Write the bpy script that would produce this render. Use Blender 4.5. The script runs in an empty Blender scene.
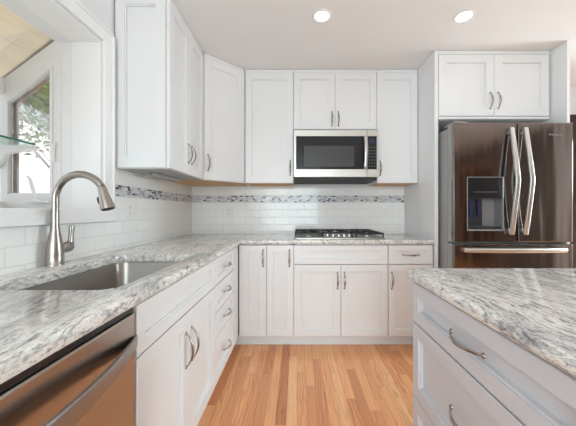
import bpy, bmesh, math, random
from mathutils import Vector, Matrix
random.seed(7)
S = bpy.context.scene
COL = S.collection
PI = math.pi

# ------------------------------------------------------------------ camera, world, lights, exposure
cam_d = bpy.data.cameras.new('camera')
cam_d.sensor_width = 36.0
cam_d.lens = 17.0                       # 272 px focal length on a 576 px frame
cam_d.shift_x = -9.0 / 576.0
cam_d.shift_y = -2.0 / 576.0
cam_d.clip_start = 0.02
cam = bpy.data.objects.new('camera', cam_d)
cam.location = (0, 0, 1.147)
cam.rotation_euler = (PI / 2, 0, 0)
COL.objects.link(cam)
S.camera = cam

W = bpy.data.worlds.new('sky')
S.world = W
W.use_nodes = True
wn = W.node_tree
wn.nodes['Background'].inputs['Color'].default_value = (0.86, 0.93, 1.0, 1)
wn.nodes['Background'].inputs['Strength'].default_value = 1.7

def light(name, kind, loc, rot, energy, color=(1, 1, 1), **kw):
    d = bpy.data.lights.new(name, kind)
    d.energy = energy
    d.color = color
    for k, v in kw.items():
        setattr(d, k, v)
    o = bpy.data.objects.new(name, d)
    o.location = loc
    o.rotation_euler = rot
    COL.objects.link(o)
    return o

def aim(o, d):
    o.rotation_euler = Vector(d).to_track_quat('-Z', 'Y').to_euler()

sun = light('sun', 'SUN', (-6, -6, 8), (0, 0, 0), 2.4, (1.0, 0.93, 0.84), angle=0.02)
aim(sun, (0.30, 0.75, -0.58))
# added fill lights out of view; the walls there have no windows
a1 = light('fill_light_rear', 'AREA', (-0.2, -2.9, 1.3), (PI / 2, 0, 0), 76, (0.77, 0.935, 0.99), shape='RECTANGLE', size=1.7, size_y=2.0)
a2 = light('fill_light_side', 'AREA', (-1.05, -1.6, 1.6), (PI / 2, 0, -PI / 2), 9, (0.77, 0.935, 0.99), shape='RECTANGLE', size=1.8, size_y=1.2)

a3 = light('fill_light_end', 'AREA', (3.70, 1.72, 1.25), (math.radians(72), 0, math.radians(130)), 105, (0.77, 0.935, 0.99), shape='RECTANGLE', size=1.0, size_y=1.4)

S.view_settings.view_transform = 'Standard'
S.view_settings.look = 'None'
S.view_settings.gamma = 1.0
S.view_settings.use_curve_mapping = False
S.view_settings.exposure = 0.10
S.cycles.max_bounces = 14
S.cycles.diffuse_bounces = 8
S.cycles.transparent_max_bounces = 16

# ------------------------------------------------------------------ mesh helpers
class MB:
    def __init__(self):
        self.bm = bmesh.new()

    def box(self, x0, x1, y0, y1, z0, z1, bev=0.0, seg=2):
        t = bmesh.new()
        vs = [t.verts.new((x, y, z)) for x in (x0, x1) for y in (y0, y1) for z in (z0, z1)]
        for f in ((0, 1, 3, 2), (4, 6, 7, 5), (0, 4, 5, 1), (2, 3, 7, 6), (0, 2, 6, 4), (1, 5, 7, 3)):
            t.faces.new([vs[i] for i in f])
        bmesh.ops.recalc_face_normals(t, faces=t.faces[:])
        if bev > 0:
            bmesh.ops.bevel(t, geom=t.edges[:], offset=bev, segments=seg, profile=0.5, affect='EDGES')
        self.merge(t)
        return self

    def merge(self, t, mat=None):
        if mat is not None:
            bmesh.ops.transform(t, matrix=mat, verts=t.verts[:])
        m = {}
        for v in t.verts:
            m[v.index if False else v] = self.bm.verts.new(v.co)
        for f in t.faces:
            nf = self.bm.faces.new([m[v] for v in f.verts])
            nf.smooth = f.smooth
        t.free()

    def loops(self, rings, cap0=True, cap1=True, closed=True):
        """rings: lists of points with equal counts, bridged in order."""
        R = [[self.bm.verts.new(p) for p in r] for r in rings]
        n = len(R[0])
        for a, b in zip(R, R[1:]):
            for i in range(n if closed else n - 1):
                j = (i + 1) % n
                try:
                    self.bm.faces.new((a[i], a[j], b[j], b[i]))
                except ValueError:
                    pass
        if cap0:
            self.bm.faces.new(list(reversed(R[0])))
        if cap1:
            self.bm.faces.new(R[-1])
        return self

    def prism(self, pts, axis, a0, a1):
        """pts: 2D polygon in the plane normal to axis, extruded a0..a1."""
        def P(p, a):
            if axis == 'x': return (a, p[0], p[1])
            if axis == 'y': return (p[0], a, p[1])
            return (p[0], p[1], a)
        return self.loops([[P(p, a0) for p in pts], [P(p, a1) for p in pts]])

    def tube(self, path, radii, n=12, flat=None, caps=True, sq=1.0):
        """round (or elliptical, flat=(ratio, up)) tube along a path."""
        path = [Vector(p) for p in path]
        if not hasattr(radii, '__len__'):
            radii = [radii] * len(path)
        rings = []
        up = Vector(flat[1]) if flat else None
        prev = None
        for i, p in enumerate(path):
            a = path[max(i - 1, 0)]
            b = path[min(i + 1, len(path) - 1)]
            t = (b - a).normalized()
            if up is not None:
                u = (up - t * up.dot(t)).normalized()
            else:
                if prev is None:
                    ref = Vector((0, 0, 1)) if abs(t.z) < 0.9 else Vector((1, 0, 0))
                else:
                    ref = prev
                u = (ref - t * ref.dot(t)).normalized()
                prev = u
            v = t.cross(u)
            r = radii[i]
            k = flat[0] if flat else 1.0
            se = lambda q: math.copysign(abs(q) ** sq, q)
            rings.append([tuple(p + u * (r * se(math.cos(2 * PI * j / n))) + v * (r * k * se(math.sin(2 * PI * j / n)))) for j in range(n)])
        return self.loops(rings, caps, caps)

    def lathe(self, prof, c=(0, 0, 0), axis='z', n=32, cap0=True, cap1=True):
        rings = []
        for r, h in prof:
            ring = []
            for j in range(n):
                a = 2 * PI * j / n
                x, y = r * math.cos(a), r * math.sin(a)
                if axis == 'z': q = (x, y, h)
                elif axis == 'y': q = (x, h, y)
                else: q = (h, x, y)
                ring.append((q[0] + c[0], q[1] + c[1], q[2] + c[2]))
            rings.append(ring)
        return self.loops(rings, cap0, cap1)

    def build(self, name, mat, parent=None, smooth=None):
        bmesh.ops.recalc_face_normals(self.bm, faces=self.bm.faces[:])
        me = bpy.data.meshes.new(name)
        self.bm.to_mesh(me)
        self.bm.free()
        o = bpy.data.objects.new(name, me)
        COL.objects.link(o)
        me.materials.append(mat)
        if smooth is not None:
            for p in me.polygons:
                p.use_smooth = True
            try:
                me.set_sharp_from_angle(angle=math.radians(smooth))
            except Exception:
                pass
        if parent is not None:
            o.parent = parent
        return o

def empty(name, loc=(0, 0, 0), rz=0.0):
    o = bpy.data.objects.new(name, None)
    o.location = loc
    o.rotation_euler = (0, 0, rz)
    o.empty_display_size = 0.1
    COL.objects.link(o)
    return o

def tag(o, label, cat, group=None, kind=None):
    o['label'] = label
    o['category'] = cat
    if group: o['group'] = group
    if kind: o['kind'] = kind
    return o

def struct(o):
    o['kind'] = 'structure'
    return o

def offset_poly(pts, d):
    """inset a CCW polygon by d with mitred corners."""
    out = []
    n = len(pts)
    for i in range(n):
        p0, p1, p2 = Vector(pts[i - 1]), Vector(pts[i]), Vector(pts[(i + 1) % n])
        e1, e2 = (p1 - p0).normalized(), (p2 - p1).normalized()
        n1, n2 = Vector((-e1.y, e1.x)), Vector((-e2.y, e2.x))
        m = (n1 + n2)
        m = m / max(m.dot(n1), 1e-6)
        out.append(tuple(p1 + m * d))
    return out

def round_rect(x0, x1, y0, y1, r, n=8):
    pts = []
    for cx, cy, a0 in ((x1 - r, y0 + r, -90), (x1 - r, y1 - r, 0), (x0 + r, y1 - r, 90), (x0 + r, y0 + r, 180)):
        for k in range(n + 1):
            a = math.radians(a0 + 90 * k / n)
            pts.append((cx + r * math.cos(a), cy + r * math.sin(a)))
    return pts

# ------------------------------------------------------------------ materials
def new_mat(name):
    m = bpy.data.materials.new(name)
    m.use_nodes = True
    nt = m.node_tree
    return m, nt, nt.nodes['Principled BSDF']

def simple(name, col, rough=0.5, metal=0.0, **kw):
    m, nt, b = new_mat(name)
    b.inputs['Base Color'].default_value = (*col, 1)
    b.inputs['Roughness'].default_value = rough
    b.inputs['Metallic'].default_value = metal
    for k, v in kw.items():
        b.inputs[k.replace('_', ' ')].default_value = v
    return m

class NT:
    """small node-graph helper"""
    def __init__(self, nt):
        self.nt = nt
    def n(self, t, **kw):
        o = self.nt.nodes.new(t)
        for k, v in kw.items():
            setattr(o, k, v)
        return o
    def l(self, a, b):
        self.nt.links.new(a, b)
    def math(self, op, a, b=None, clamp=False):
        o = self.n('ShaderNodeMath', operation=op)
        o.use_clamp = clamp
        for i, v in enumerate((a, b)):
            if v is None: continue
            if isinstance(v, (int, float)): o.inputs[i].default_value = v
            else: self.l(v, o.inputs[i])
        return o.outputs[0]
    def obj(self):
        return self.n('ShaderNodeTexCoord').outputs['Object']
    def sep(self, v):
        o = self.n('ShaderNodeSeparateXYZ'); self.l(v, o.inputs[0]); return o.outputs
    def comb(self, x=0, y=0, z=0):
        o = self.n('ShaderNodeCombineXYZ')
        for i, v in enumerate((x, y, z)):
            if isinstance(v, (int, float)): o.inputs[i].default_value = v
            else: self.l(v, o.inputs[i])
        return o.outputs[0]
    def mapping(self, v, loc=(0, 0, 0), rot=(0, 0, 0), scale=(1, 1, 1)):
        o = self.n('ShaderNodeMapping')
        o.inputs['Location'].default_value = loc
        o.inputs['Rotation'].default_value = rot
        o.inputs['Scale'].default_value = scale
        self.l(v, o.inputs['Vector'])
        return o.outputs[0]
    def noise(self, v, scale, detail=4, rough=0.55, dist=0.0):
        o = self.n('ShaderNodeTexNoise')
        o.inputs['Scale'].default_value = scale
        o.inputs['Detail'].default_value = detail
        o.inputs['Roughness'].default_value = rough
        o.inputs['Distortion'].default_value = dist
        self.l(v, o.inputs['Vector'])
        return o.outputs['Fac']
    def white(self, v):
        o = self.n('ShaderNodeTexWhiteNoise', noise_dimensions='3D')
        self.l(v, o.inputs['Vector'])
        return o.outputs['Value']
    def ramp(self, f, stops, interp='LINEAR'):
        o = self.n('ShaderNodeValToRGB')
        cr = o.color_ramp
        cr.interpolation = interp
        while len(cr.elements) < len(stops):
            cr.elements.new(0.5)
        for e, (p, c) in zip(cr.elements, stops):
            e.position = p
            e.color = (*c, 1) if hasattr(c, '__len__') else (c, c, c, 1)
        self.l(f, o.inputs[0])
        return o.outputs[0]
    def mix(self, f, a, b, blend='MIX'):
        o = self.n('ShaderNodeMix', data_type='RGBA', blend_type=blend)
        if isinstance(f, (int, float)): o.inputs[0].default_value = f
        else: self.l(f, o.inputs[0])
        for i, v in ((6, a), (7, b)):
            if isinstance(v, tuple): o.inputs[i].default_value = (*v, 1)
            else: self.l(v, o.inputs[i])
        return o.outputs[2]
    def bump(self, h, strength, dist, bsdf):
        o = self.n('ShaderNodeBump')
        o.inputs['Strength'].default_value = strength
        o.inputs['Distance'].default_value = dist
        self.l(h, o.inputs['Height'])
        self.l(o.outputs[0], bsdf.inputs['Normal'])

def paint(name, col, rough=0.4, bump=0.02):
    m, nt, b = new_mat(name)
    g = NT(nt)
    v = g.obj()
    f = g.noise(v, 3.0, 3)
    c = g.ramp(f, [(0.3, tuple(x * 0.985 for x in col)), (0.7, col)])
    g.l(c, b.inputs['Base Color'])
    b.inputs['Roughness'].default_value = rough
    if bump:
        g.bump(g.noise(v, 180.0, 2), bump, 0.002, b)
    return m

def steel(name, col, rough, axis='z', amp=0.06, streak=160.0, wave=0.0):
    """brushed metal, brush lines along one axis"""
    m, nt, b = new_mat(name)
    g = NT(nt)
    v = g.obj()
    sc = {'x': (2, streak, streak), 'y': (streak, 2, streak), 'z': (streak, streak, 2)}[axis]
    f = g.noise(g.mapping(v, scale=sc), 1.0, 3)
    c = g.ramp(f, [(0.25, tuple(x * (1 - amp) for x in col)), (0.75, tuple(min(1, x * (1 + amp)) for x in col))])
    g.l(c, b.inputs['Base Color'])
    r = g.ramp(f, [(0.2, rough * 0.85), (0.8, rough * 1.15)])
    g.l(r, b.inputs['Roughness'])
    b.inputs['Metallic'].default_value = 1.0
    if wave:
        g.bump(g.noise(g.mapping(v, scale=(11, 1, 1.1)), 1.0, 1), wave, 0.02, b)
    return m

def granite():
    m, nt, b = new_mat('granite')
    g = NT(nt)
    v = g.obj()
    # flow direction along the slab with a gentle sweep
    warp = g.n('ShaderNodeTexNoise')
    warp.inputs['Scale'].default_value = 2.2
    warp.inputs['Detail'].default_value = 2
    g.l(v, warp.inputs['Vector'])
    wv = g.n('ShaderNodeVectorMath', operation='SCALE')
    g.l(warp.outputs['Color'], wv.inputs[0]); wv.inputs['Scale'].default_value = 0.16
    av = g.n('ShaderNodeVectorMath', operation='ADD')
    g.l(v, av.inputs[0]); g.l(wv.outputs[0], av.inputs[1])
    flow = g.mapping(av.outputs[0], rot=(0, 0, math.radians(20)), scale=(110, 20, 70))
    band = g.mapping(av.outputs[0], rot=(0, 0, math.radians(20)), scale=(13, 3.5, 9))
    n1 = g.noise(flow, 1.0, 5, 0.66)
    c = g.ramp(n1, [(0.33, (0.20, 0.205, 0.22)), (0.41, (0.52, 0.52, 0.525)), (0.465, (0.80, 0.79, 0.755)), (0.70, (0.90, 0.89, 0.855))])
    grey = g.ramp(g.noise(band, 1.0, 5, 0.6), [(0.50, 0.0), (0.64, 1.0)])
    c = g.mix(g.math('MULTIPLY', grey, 0.42), c, (0.40, 0.405, 0.42))
    # crystals: light feldspar broken by small grey quartz grains, denser inside the grey bands
    grain = g.noise(g.mapping(av.outputs[0], rot=(0, 0, 0.35), scale=(210, 80, 190)), 1.0, 6, 0.75)
    q = g.math('ADD', grain, g.math('MULTIPLY', grey, -0.05))
    fine = g.ramp(q, [(0.30, (0.20, 0.205, 0.22)), (0.40, (0.62, 0.62, 0.64)), (0.47, (1.0, 1.0, 1.0)), (0.70, (1.08, 1.08, 1.06))])
    c = g.mix(0.9, c, fine, 'MULTIPLY')
    # black mica flecks strung along the flow
    sp = g.noise(g.mapping(av.outputs[0], rot=(0, 0, 0.33), scale=(66, 15, 50)), 1.0, 6, 0.72)
    spots = g.ramp(g.math('ADD', sp, g.math('MULTIPLY', grey, 0.03)), [(0.645, 0.0), (0.68, 1.0)])
    c = g.mix(g.math('MULTIPLY', spots, 0.95), c, (0.035, 0.035, 0.042))
    vein = g.noise(g.mapping(av.outputs[0], rot=(0, 0, math.radians(18)), scale=(15, 2.2, 10)), 1.0, 8, 0.66)
    vv = g.math('ABSOLUTE', g.math('SUBTRACT', vein, 0.5))
    vm = g.ramp(vv, [(0.0, 1.0), (0.020, 0.0)])
    c = g.mix(g.math('MULTIPLY', vm, 0.55), c, (0.12, 0.125, 0.15))
    g.l(c, b.inputs['Base Color'])
    b.inputs['Roughness'].default_value = 0.10
    b.inputs['Specular IOR Level'].default_value = 0.55
    return m

def oak_floor():
    m, nt, b = new_mat('oak_strip_floor')
    g = NT(nt)
    x, y, z = g.sep(g.obj())
    bw = 0.0575
    xs = g.math('DIVIDE', x, bw)
    colid = g.math('FLOOR', xs)
    off = g.math('MULTIPLY', g.white(g.comb(colid, 3.7, 1.1)), 7.0)
    ys = g.math('ADD', g.math('DIVIDE', y, 0.85), off)
    rowid = g.math('FLOOR', ys)
    r = g.white(g.comb(colid, rowid, 0.5))
    r2 = g.white(g.comb(rowid, colid, 4.5))
    tone = g.ramp(r, [(0.0, (0.54, 0.20, 0.08)), (0.15, (0.68, 0.29, 0.125)), (0.40, (0.76, 0.35, 0.155)), (0.8, (0.82, 0.41, 0.19)), (1.0, (0.87, 0.50, 0.26))])
    gx = g.math('ADD', x, g.math('MULTIPLY', r2, 13.0))
    gv = g.comb(g.math('MULTIPLY', gx, 170.0), g.math('ADD', g.math('MULTIPLY', y, 3.0), g.math('MULTIPLY', r, 31.0)), 0.0)
    grain = g.noise(gv, 1.0, 5, 0.6, 0.6)
    gr = g.ramp(grain, [(0.30, (0.70, 0.62, 0.55)), (0.50, (0.97, 0.96, 0.95)), (0.7, (1.06, 1.06, 1.06))])
    c = g.mix(0.85, tone, gr, 'MULTIPLY')
    # cathedral figure: growth lines bent by a slow drift along the board
    dv = g.comb(g.math('MULTIPLY', gx, 12.0), g.math('ADD', g.math('MULTIPLY', y, 2.6), g.math('MULTIPLY', r2, 19.0)), 0.0)
    drift = g.noise(dv, 1.0, 2, 0.5)
    ph = g.math('ADD', g.math('MULTIPLY', gx, 260.0), g.math('MULTIPLY', drift, 30.0))
    line = g.math('MULTIPLY', g.math('ADD', g.math('SINE', ph), 1.0), 0.5)
    ring = g.ramp(line, [(0.0, (0.76, 0.65, 0.55)), (0.35, (1, 1, 1)), (1.0, (1.04, 1.04, 1.04))])
    c = g.mix(g.math('MULTIPLY', r2, 0.95), c, ring, 'MULTIPLY')
    fx = g.math('FRACT', xs)
    fy = g.math('FRACT', ys)
    ex = g.math('MINIMUM', fx, g.math('SUBTRACT', 1.0, fx))
    ey = g.math('MULTIPLY', g.math('MINIMUM', fy, g.math('SUBTRACT', 1.0, fy)), 0.85 / bw)
    e = g.math('MINIMUM', ex, ey)
    gap = g.ramp(e, [(0.0, 0.0), (0.022, 1.0)])
    c = g.mix(gap, (0.30, 0.13, 0.05), c)
    g.l(c, b.inputs['Base Color'])
    g.l(g.ramp(grain, [(0.2, 0.34), (0.8, 0.26)]), b.inputs['Roughness'])
    b.inputs['Coat Weight'].default_value = 0.25
    b.inputs['Coat Roughness'].default_value = 0.2
    return m

def subway():
    m, nt, b = new_mat('white_subway_tile')
    g = NT(nt)
    x, y, z = g.sep(g.obj())
    u = g.math('ADD', x, y)
    v = g.comb(u, g.math('SUBTRACT', z, 1.235 - 0.0755 * 20), 0.0)
    bt = g.n('ShaderNodeTexBrick')
    bt.offset = 0.5
    bt.inputs['Color1'].default_value = (0.88, 0.88, 0.865, 1)
    bt.inputs['Color2'].default_value = (0.85, 0.85, 0.835, 1)
    bt.inputs['Mortar'].default_value = (0.70, 0.70, 0.69, 1)
    bt.inputs['Scale'].default_value = 1.0
    bt.inputs['Mortar Size'].default_value = 0.0016
    bt.inputs['Mortar Smooth'].default_value = 0.1
    bt.inputs['Brick Width'].default_value = 0.152
    bt.inputs['Row Height'].default_value = 0.0755
    g.l(v, bt.inputs['Vector'])
    g.l(bt.outputs['Color'], b.inputs['Base Color'])
    g.l(g.ramp(bt.outputs['Fac'], [(0.0, 0.10), (1.0, 0.7)]), b.inputs['Roughness'])
    g.bump(g.math('SUBTRACT', 1.0, bt.outputs['Fac']), 0.6, 0.0015, b)
    return m

def mosaic():
    m, nt, b = new_mat('glass_mosaic')
    g = NT(nt)
    x, y, z = g.sep(g.obj())
    u = g.math('ADD', x, y)
    rz = g.math('DIVIDE', g.math('SUBTRACT', z, 1.236), 0.0138)
    row = g.math('FLOOR', rz)
    us = g.math('ADD', g.math('DIVIDE', u, 0.029), g.math('MULTIPLY', g.white(g.comb(row, 2.0, 9.0)), 10.0))
    cell = g.math('FLOOR', us)
    r = g.white(g.comb(cell, row, 2.5))
    c = g.ramp(r, [(0.0, (0.62, 0.62, 0.63)), (0.26, (0.44, 0.44, 0.47)), (0.48, (0.56, 0.55, 0.58)), (0.68, (0.29, 0.285, 0.32)), (0.78, (0.70, 0.70, 0.70)), (0.90, (0.025, 0.025, 0.03))], 'CONSTANT')
    fz = g.math('FRACT', rz)
    fu = g.math('FRACT', us)
    ez = g.math('MINIMUM', fz, g.math('SUBTRACT', 1.0, fz))
    eu = g.math('MULTIPLY', g.math('MINIMUM', fu, g.math('SUBTRACT', 1.0, fu)), 2.0)
    e = g.math('GREATER_THAN', g.math('MINIMUM', ez, eu), 0.06)
    c = g.mix(e, (0.66, 0.66, 0.65), c)
    g.l(c, b.inputs['Base Color'])
    b.inputs['Roughness'].default_value = 0.15
    return m

def wood(name, c0, c1, axis='y', rough=0.5, sc=40):
    m, nt, b = new_mat(name)
    g = NT(nt)
    s = {'x': (1.6, sc, sc), 'y': (sc, 1.6, sc), 'z': (sc, sc, 1.6)}[axis]
    f = g.noise(g.mapping(g.obj(), scale=s), 1.0, 5, 0.6, 0.8)
    g.l(g.ramp(f, [(0.3, c0), (0.7, c1)]), b.inputs['Base Color'])
    b.inputs['Roughness'].default_value = rough
    return m

def clear_glass(name, tint=(1, 1, 1), rough=0.0, ior=1.45, thin=True):
    """thin window pane: clear with a Fresnel reflection"""
    m = bpy.data.materials.new(name)
    m.use_nodes = True
    nt = m.node_tree
    nt.nodes.clear()
    g = NT(nt)
    out = g.n('ShaderNodeOutputMaterial')
    tr = g.n('ShaderNodeBsdfTransparent'); tr.inputs[0].default_value = (*tint, 1)
    gl = g.n('ShaderNodeBsdfGlossy'); gl.inputs['Roughness'].default_value = rough
    fr = g.n('ShaderNodeFresnel'); fr.inputs['IOR'].default_value = ior
    mx = g.n('ShaderNodeMixShader')
    g.l(g.math('MULTIPLY', fr.outputs[0], 0.45), mx.inputs[0]); g.l(tr.outputs[0], mx.inputs[1]); g.l(gl.outputs[0], mx.inputs[2])
    g.l(mx.outputs[0], out.inputs[0])
    return m

def emit(name, col, st):
    m, nt, b = new_mat(name)
    b.inputs['Base Color'].default_value = (0.8, 0.8, 0.8, 1)
    b.inputs['Emission Color'].default_value = (*col, 1)
    b.inputs['Emission Strength'].default_value = st
    return m

def leaf_mat(name, cols):
    m, nt, b = new_mat(name)
    g = NT(nt)
    f = g.noise(g.obj(), 3.5, 2)
    n = len(cols)
    g.l(g.ramp(f, [(0.3 + 0.4 * i / (n - 1), c) for i, c in enumerate(cols)]), b.inputs['Base Color'])
    b.inputs['Roughness'].default_value = 0.65
    b.inputs['Specular IOR Level'].default_value = 0.2
    return m

M = dict(
    cab=paint('white_cabinet_paint', (0.80, 0.81, 0.82), 0.33, 0.0),
    island=paint('grey_cabinet_paint', (0.61, 0.615, 0.65), 0.35, 0.0),
    wall=paint('pale_wall_paint', (0.76, 0.755, 0.77), 0.6, 0.05),
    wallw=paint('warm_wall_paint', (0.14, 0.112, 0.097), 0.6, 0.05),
    ceil=paint('ceiling_paint', (0.84, 0.84, 0.84), 0.8, 0.05),
    trim=paint('white_trim_paint', (0.84, 0.84, 0.84), 0.35, 0.0),
    vinyl=paint('white_vinyl', (0.80, 0.80, 0.80), 0.4, 0.0),
    inner=wood('birch_panel', (0.60, 0.33, 0.15), (0.72, 0.43, 0.21), 'x', 0.5),
    shadeunder=paint('shaded_underside', (0.38, 0.375, 0.37), 0.5, 0.0),  # shade beneath the wall cabinet put into a darker grey
    dark=simple('dark_recess', (0.03, 0.03, 0.032), 0.6),
    steel=steel('stainless_steel', (0.52, 0.475, 0.445), 0.22, 'x'),
    steelv=steel('stainless_steel_upright', (0.25, 0.22, 0.202), 0.13, 'z', wave=0.16),
    steell=steel('light_stainless', (0.58, 0.57, 0.53), 0.42, 'x'),
    steelh=steel('handle_steel', (0.42, 0.385, 0.36), 0.36, 'y'),
    steelb=steel('sink_steel', (0.36, 0.34, 0.32), 0.33, 'y', 0.04),
    nickel=steel('brushed_nickel', (0.40, 0.365, 0.335), 0.30, 'z', 0.04, 300),
    hnickel=simple('satin_nickel', (0.38, 0.355, 0.33), 0.27, 1.0),
    bright=simple('polished_metal', (0.62, 0.61, 0.60), 0.32, 1.0),
    fside=simple('grey_appliance_paint', (0.36, 0.36, 0.36), 0.45, 0.0),
    black=simple('black_gloss', (0.02, 0.02, 0.023), 0.12),
    glassblk=simple('smoked_glass', (0.020, 0.022, 0.026), 0.12, Specular_IOR_Level=0.3),
    mesh=simple('oven_screen', (0.040, 0.042, 0.046), 0.4),
    iron=simple('cast_iron', (0.022, 0.022, 0.024), 0.5),
    plastic=simple('grey_plastic', (0.24, 0.24, 0.245), 0.35),
    white_plastic=simple('white_plastic', (0.82, 0.82, 0.81), 0.35),
    slot=simple('outlet_slot', (0.10, 0.10, 0.10), 0.6),
    display=simple('display_glass', (0.03, 0.035, 0.085), 0.15),
    ink=simple('pale_print', (0.26, 0.25, 0.245), 0.5),
    granite=granite(), floor=oak_floor(), tile=subway(), mosaic=mosaic(),
    glass=clear_glass('window_glass'),
    shelfglass=clear_glass('shelf_glass', (0.90, 0.97, 0.94), 0.0, 1.5),
    greenedge=simple('green_glass_edge', (0.02, 0.16, 0.12), 0.1),
    ply=wood('plywood', (0.66, 0.54, 0.35), (0.84, 0.73, 0.53), 'y', 0.7, 14),
    extwood=wood('stained_wood_trim', (0.20, 0.13, 0.09), (0.30, 0.20, 0.14), 'z', 0.6),
    darkwood=wood('dark_stained_wood', (0.030, 0.013, 0.009), (0.06, 0.026, 0.018), 'z', 0.7),
    oakcas=wood('honey_oak', (0.55, 0.26, 0.11), (0.68, 0.36, 0.17), 'z', 0.4),
    ext=paint('white_siding', (0.86, 0.86, 0.84), 0.7, 0.0),
    roofm=paint('grey_shingle', (0.34, 0.34, 0.35), 0.9, 0.1),
    grnd=paint('pale_concrete', (0.62, 0.60, 0.56), 0.9, 0.1),
    bark=paint('bark', (0.16, 0.11, 0.08), 0.9, 0.2),
    leaf=leaf_mat('green_leaves', [(0.02, 0.05, 0.008), (0.07, 0.13, 0.015), (0.22, 0.28, 0.04)]),
    leafr=leaf_mat('rusty_leaves', [(0.16, 0.10, 0.02), (0.06, 0.12, 0.015), (0.18, 0.25, 0.03), (0.035, 0.07, 0.01), (0.20, 0.085, 0.02)]),
    lamp=emit('lamp_glow', (1.0, 0.93, 0.86), 9.0),
)

# ------------------------------------------------------------------ the setting
XL, YB, ZC = -1.095, 2.82, 2.45       # left wall, back wall, ceiling
XR, YF = 3.8, -3.0
FZ = 0.041                             # floor level
struct(MB().box(XL, XR, YF, YB, -0.05, FZ).build('floor', M['floor']))
struct(MB().box(XL - 0.155, XR + 0.1, YF - 0.1, YB + 0.1, ZC, ZC + 0.06).build('ceiling', M['ceil']))
WY0, WY1, WZ0, WZ1 = 0.55, 1.524, 1.150, 2.10      # window opening
XO = -1.25
b = MB()
b.box(XO, XL, YF, WY0, FZ, ZC)
b.box(XO, XL, WY1, YB + 0.1, FZ, ZC)
b.box(XO, XL, WY0, WY1, FZ, WZ0)
b.box(XO, XL, WY0, WY1, WZ1, ZC)
struct(b.build('wall_left', M['wall']))
struct(MB().box(XL, XR + 0.1, YB, YB + 0.1, FZ, ZC).build('wall_back', M['wall']))
struct(MB().box(XR, XR + 0.1, YF, YB, FZ, ZC).build('wall_right', M['wall']))
struct(MB().box(XL - 0.155, XR + 0.1, YF - 0.1, YF, FZ, ZC).build('wall_front', M['wall']))

# tiled splashbacks
b = MB()
b.box(XL, XL + 0.008, 0.165, 1.603, 0.90, 1.085)
b.box(XL, XL + 0.008, 1.603, YB, 0.90, 1.402)
struct(b.build('trim_1', M['tile']))
struct(MB().box(XL + 0.009, 1.111, YB - 0.008, YB, 0.90, 1.402).build('trim_2', M['tile']))
struct(MB().box(XL + 0.0082, XL + 0.010, 1.603, YB - 0.008, 1.236, 1.305).build('trim_3', M['mosaic']))
struct(MB().box(XL + 0.010, 1.111, YB - 0.010, YB - 0.0082, 1.236, 1.305).build('trim_4', M['mosaic']))

# toe-kick boards
struct(MB().box(-0.545, -0.53, 0.17, 2.27, FZ, 0.122).build('baseboard_left', M['cab']))
b = MB()
b.box(-0.528, 1.106, 2.262, 2.276, FZ, 0.122)
b.box(-0.528, 1.106, 2.250, 2.262, FZ, FZ + 0.018, 0.004)
struct(b.build('baseboard_back', M['cab']))

# dark door far right behind the refrigerator
d = struct(empty('door_1', (0, 0, 0)))
b = MB()
b.box(2.80, 2.89, YB - 0.022, YB - 0.001, FZ, 2.12, 0.003)
b.box(3.62, 3.71, YB - 0.022, YB - 0.001, FZ, 2.12, 0.003)
b.box(2.80, 3.71, YB - 0.024, YB - 0.001, 2.05, 2.14, 0.003)
b.build('door_casing', M['darkwood'], d)
b = MB().box(2.893, 3.617, YB - 0.012, YB - 0.001, 0.01, 2.047)
for z0, z1 in ((0.2, 0.85), (1.05, 1.9)):
    for x0 in (2.99, 3.29):
        b.box(x0, x0 + 0.23, YB - 0.018, YB - 0.011, z0, z1, 0.005)
b.build('door_slab', M['darkwood'], d)

struct(MB().box(XR - 0.010, XR - 0.0005, YF + 0.01, 0.06, FZ, ZC - 0.005).build('reflection_panel', M['wallw']))  # unseen dark sheet added to darken what the refrigerator reflects
# unseen oak casing, added to reflect copper streaks in the refrigerator
d = struct(empty('reflection_door', (0, 0, 0)))
b = MB()
b.box(XR - 0.03, XR - 0.011, -2.26, -2.10, FZ, 2.12)
b.box(XR - 0.03, XR - 0.011, -1.22, -1.14, FZ, 2.12)
b.box(XR - 0.03, XR - 0.011, -2.18, -1.14, 2.04, 2.12)
b.build('door_casing', M['oakcas'], d)
MB().box(XR - 0.022, XR - 0.011, -2.097, -1.223, FZ + 0.005, 2.037).build('door_slab', M['darkwood'], d)

# ------------------------------------------------------------------ garden window over the sink
w = struct(empty('window_1', (0, 0, 0)))
b = MB()                                                    # casing boards on the wall
cx0, cx1 = XL + 0.001, XL + 0.020
b.box(cx0, cx1, WY1, 1.600, 1.160, 2.176, 0.003)
b.box(cx0, cx1, WY0 - 0.076, WY0, 1.160, 2.176, 0.003)
b.box(cx0, cx1, WY0, WY1, 2.10, 2.176, 0.003)
b.box(cx1 - 0.002, cx1 + 0.008, 1.585, 1.600, 1.160, 2.176, 0.003)
b.box(cx1 - 0.002, cx1 + 0.008, WY0 - 0.076, 1.600, 2.161, 2.176, 0.003)
b.build('casing', M['trim'], w)
b = MB()                                                    # sill board with apron
b.box(XL + 0.001, XL + 0.030, WY0 - 0.08, 1.605, 1.087, 1.158, 0.004)
b.box(-1.655, XL + 0.004, WY0 + 0.005, WY1 - 0.005, 1.1505, 1.158)
b.build('sill', M['trim'], w)
b = MB()                                                    # jamb lining
b.box(XO - 0.001, XL + 0.001, WY1 - 0.012, WY1 - 0.001, 1.158, 2.098)
b.box(XO - 0.001, XL + 0.001, WY0 + 0.001, WY0 + 0.012, 1.158, 2.098)
b.box(XO - 0.001, XL + 0.001, WY0 + 0.012, WY1 - 0.012, 2.086, 2.098)
b.build('jamb', M['trim'], w)
XF = -1.664                                                # front of the window box
def roof_z(x): return 2.100 + (x + 1.339) * 0.7415
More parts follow.
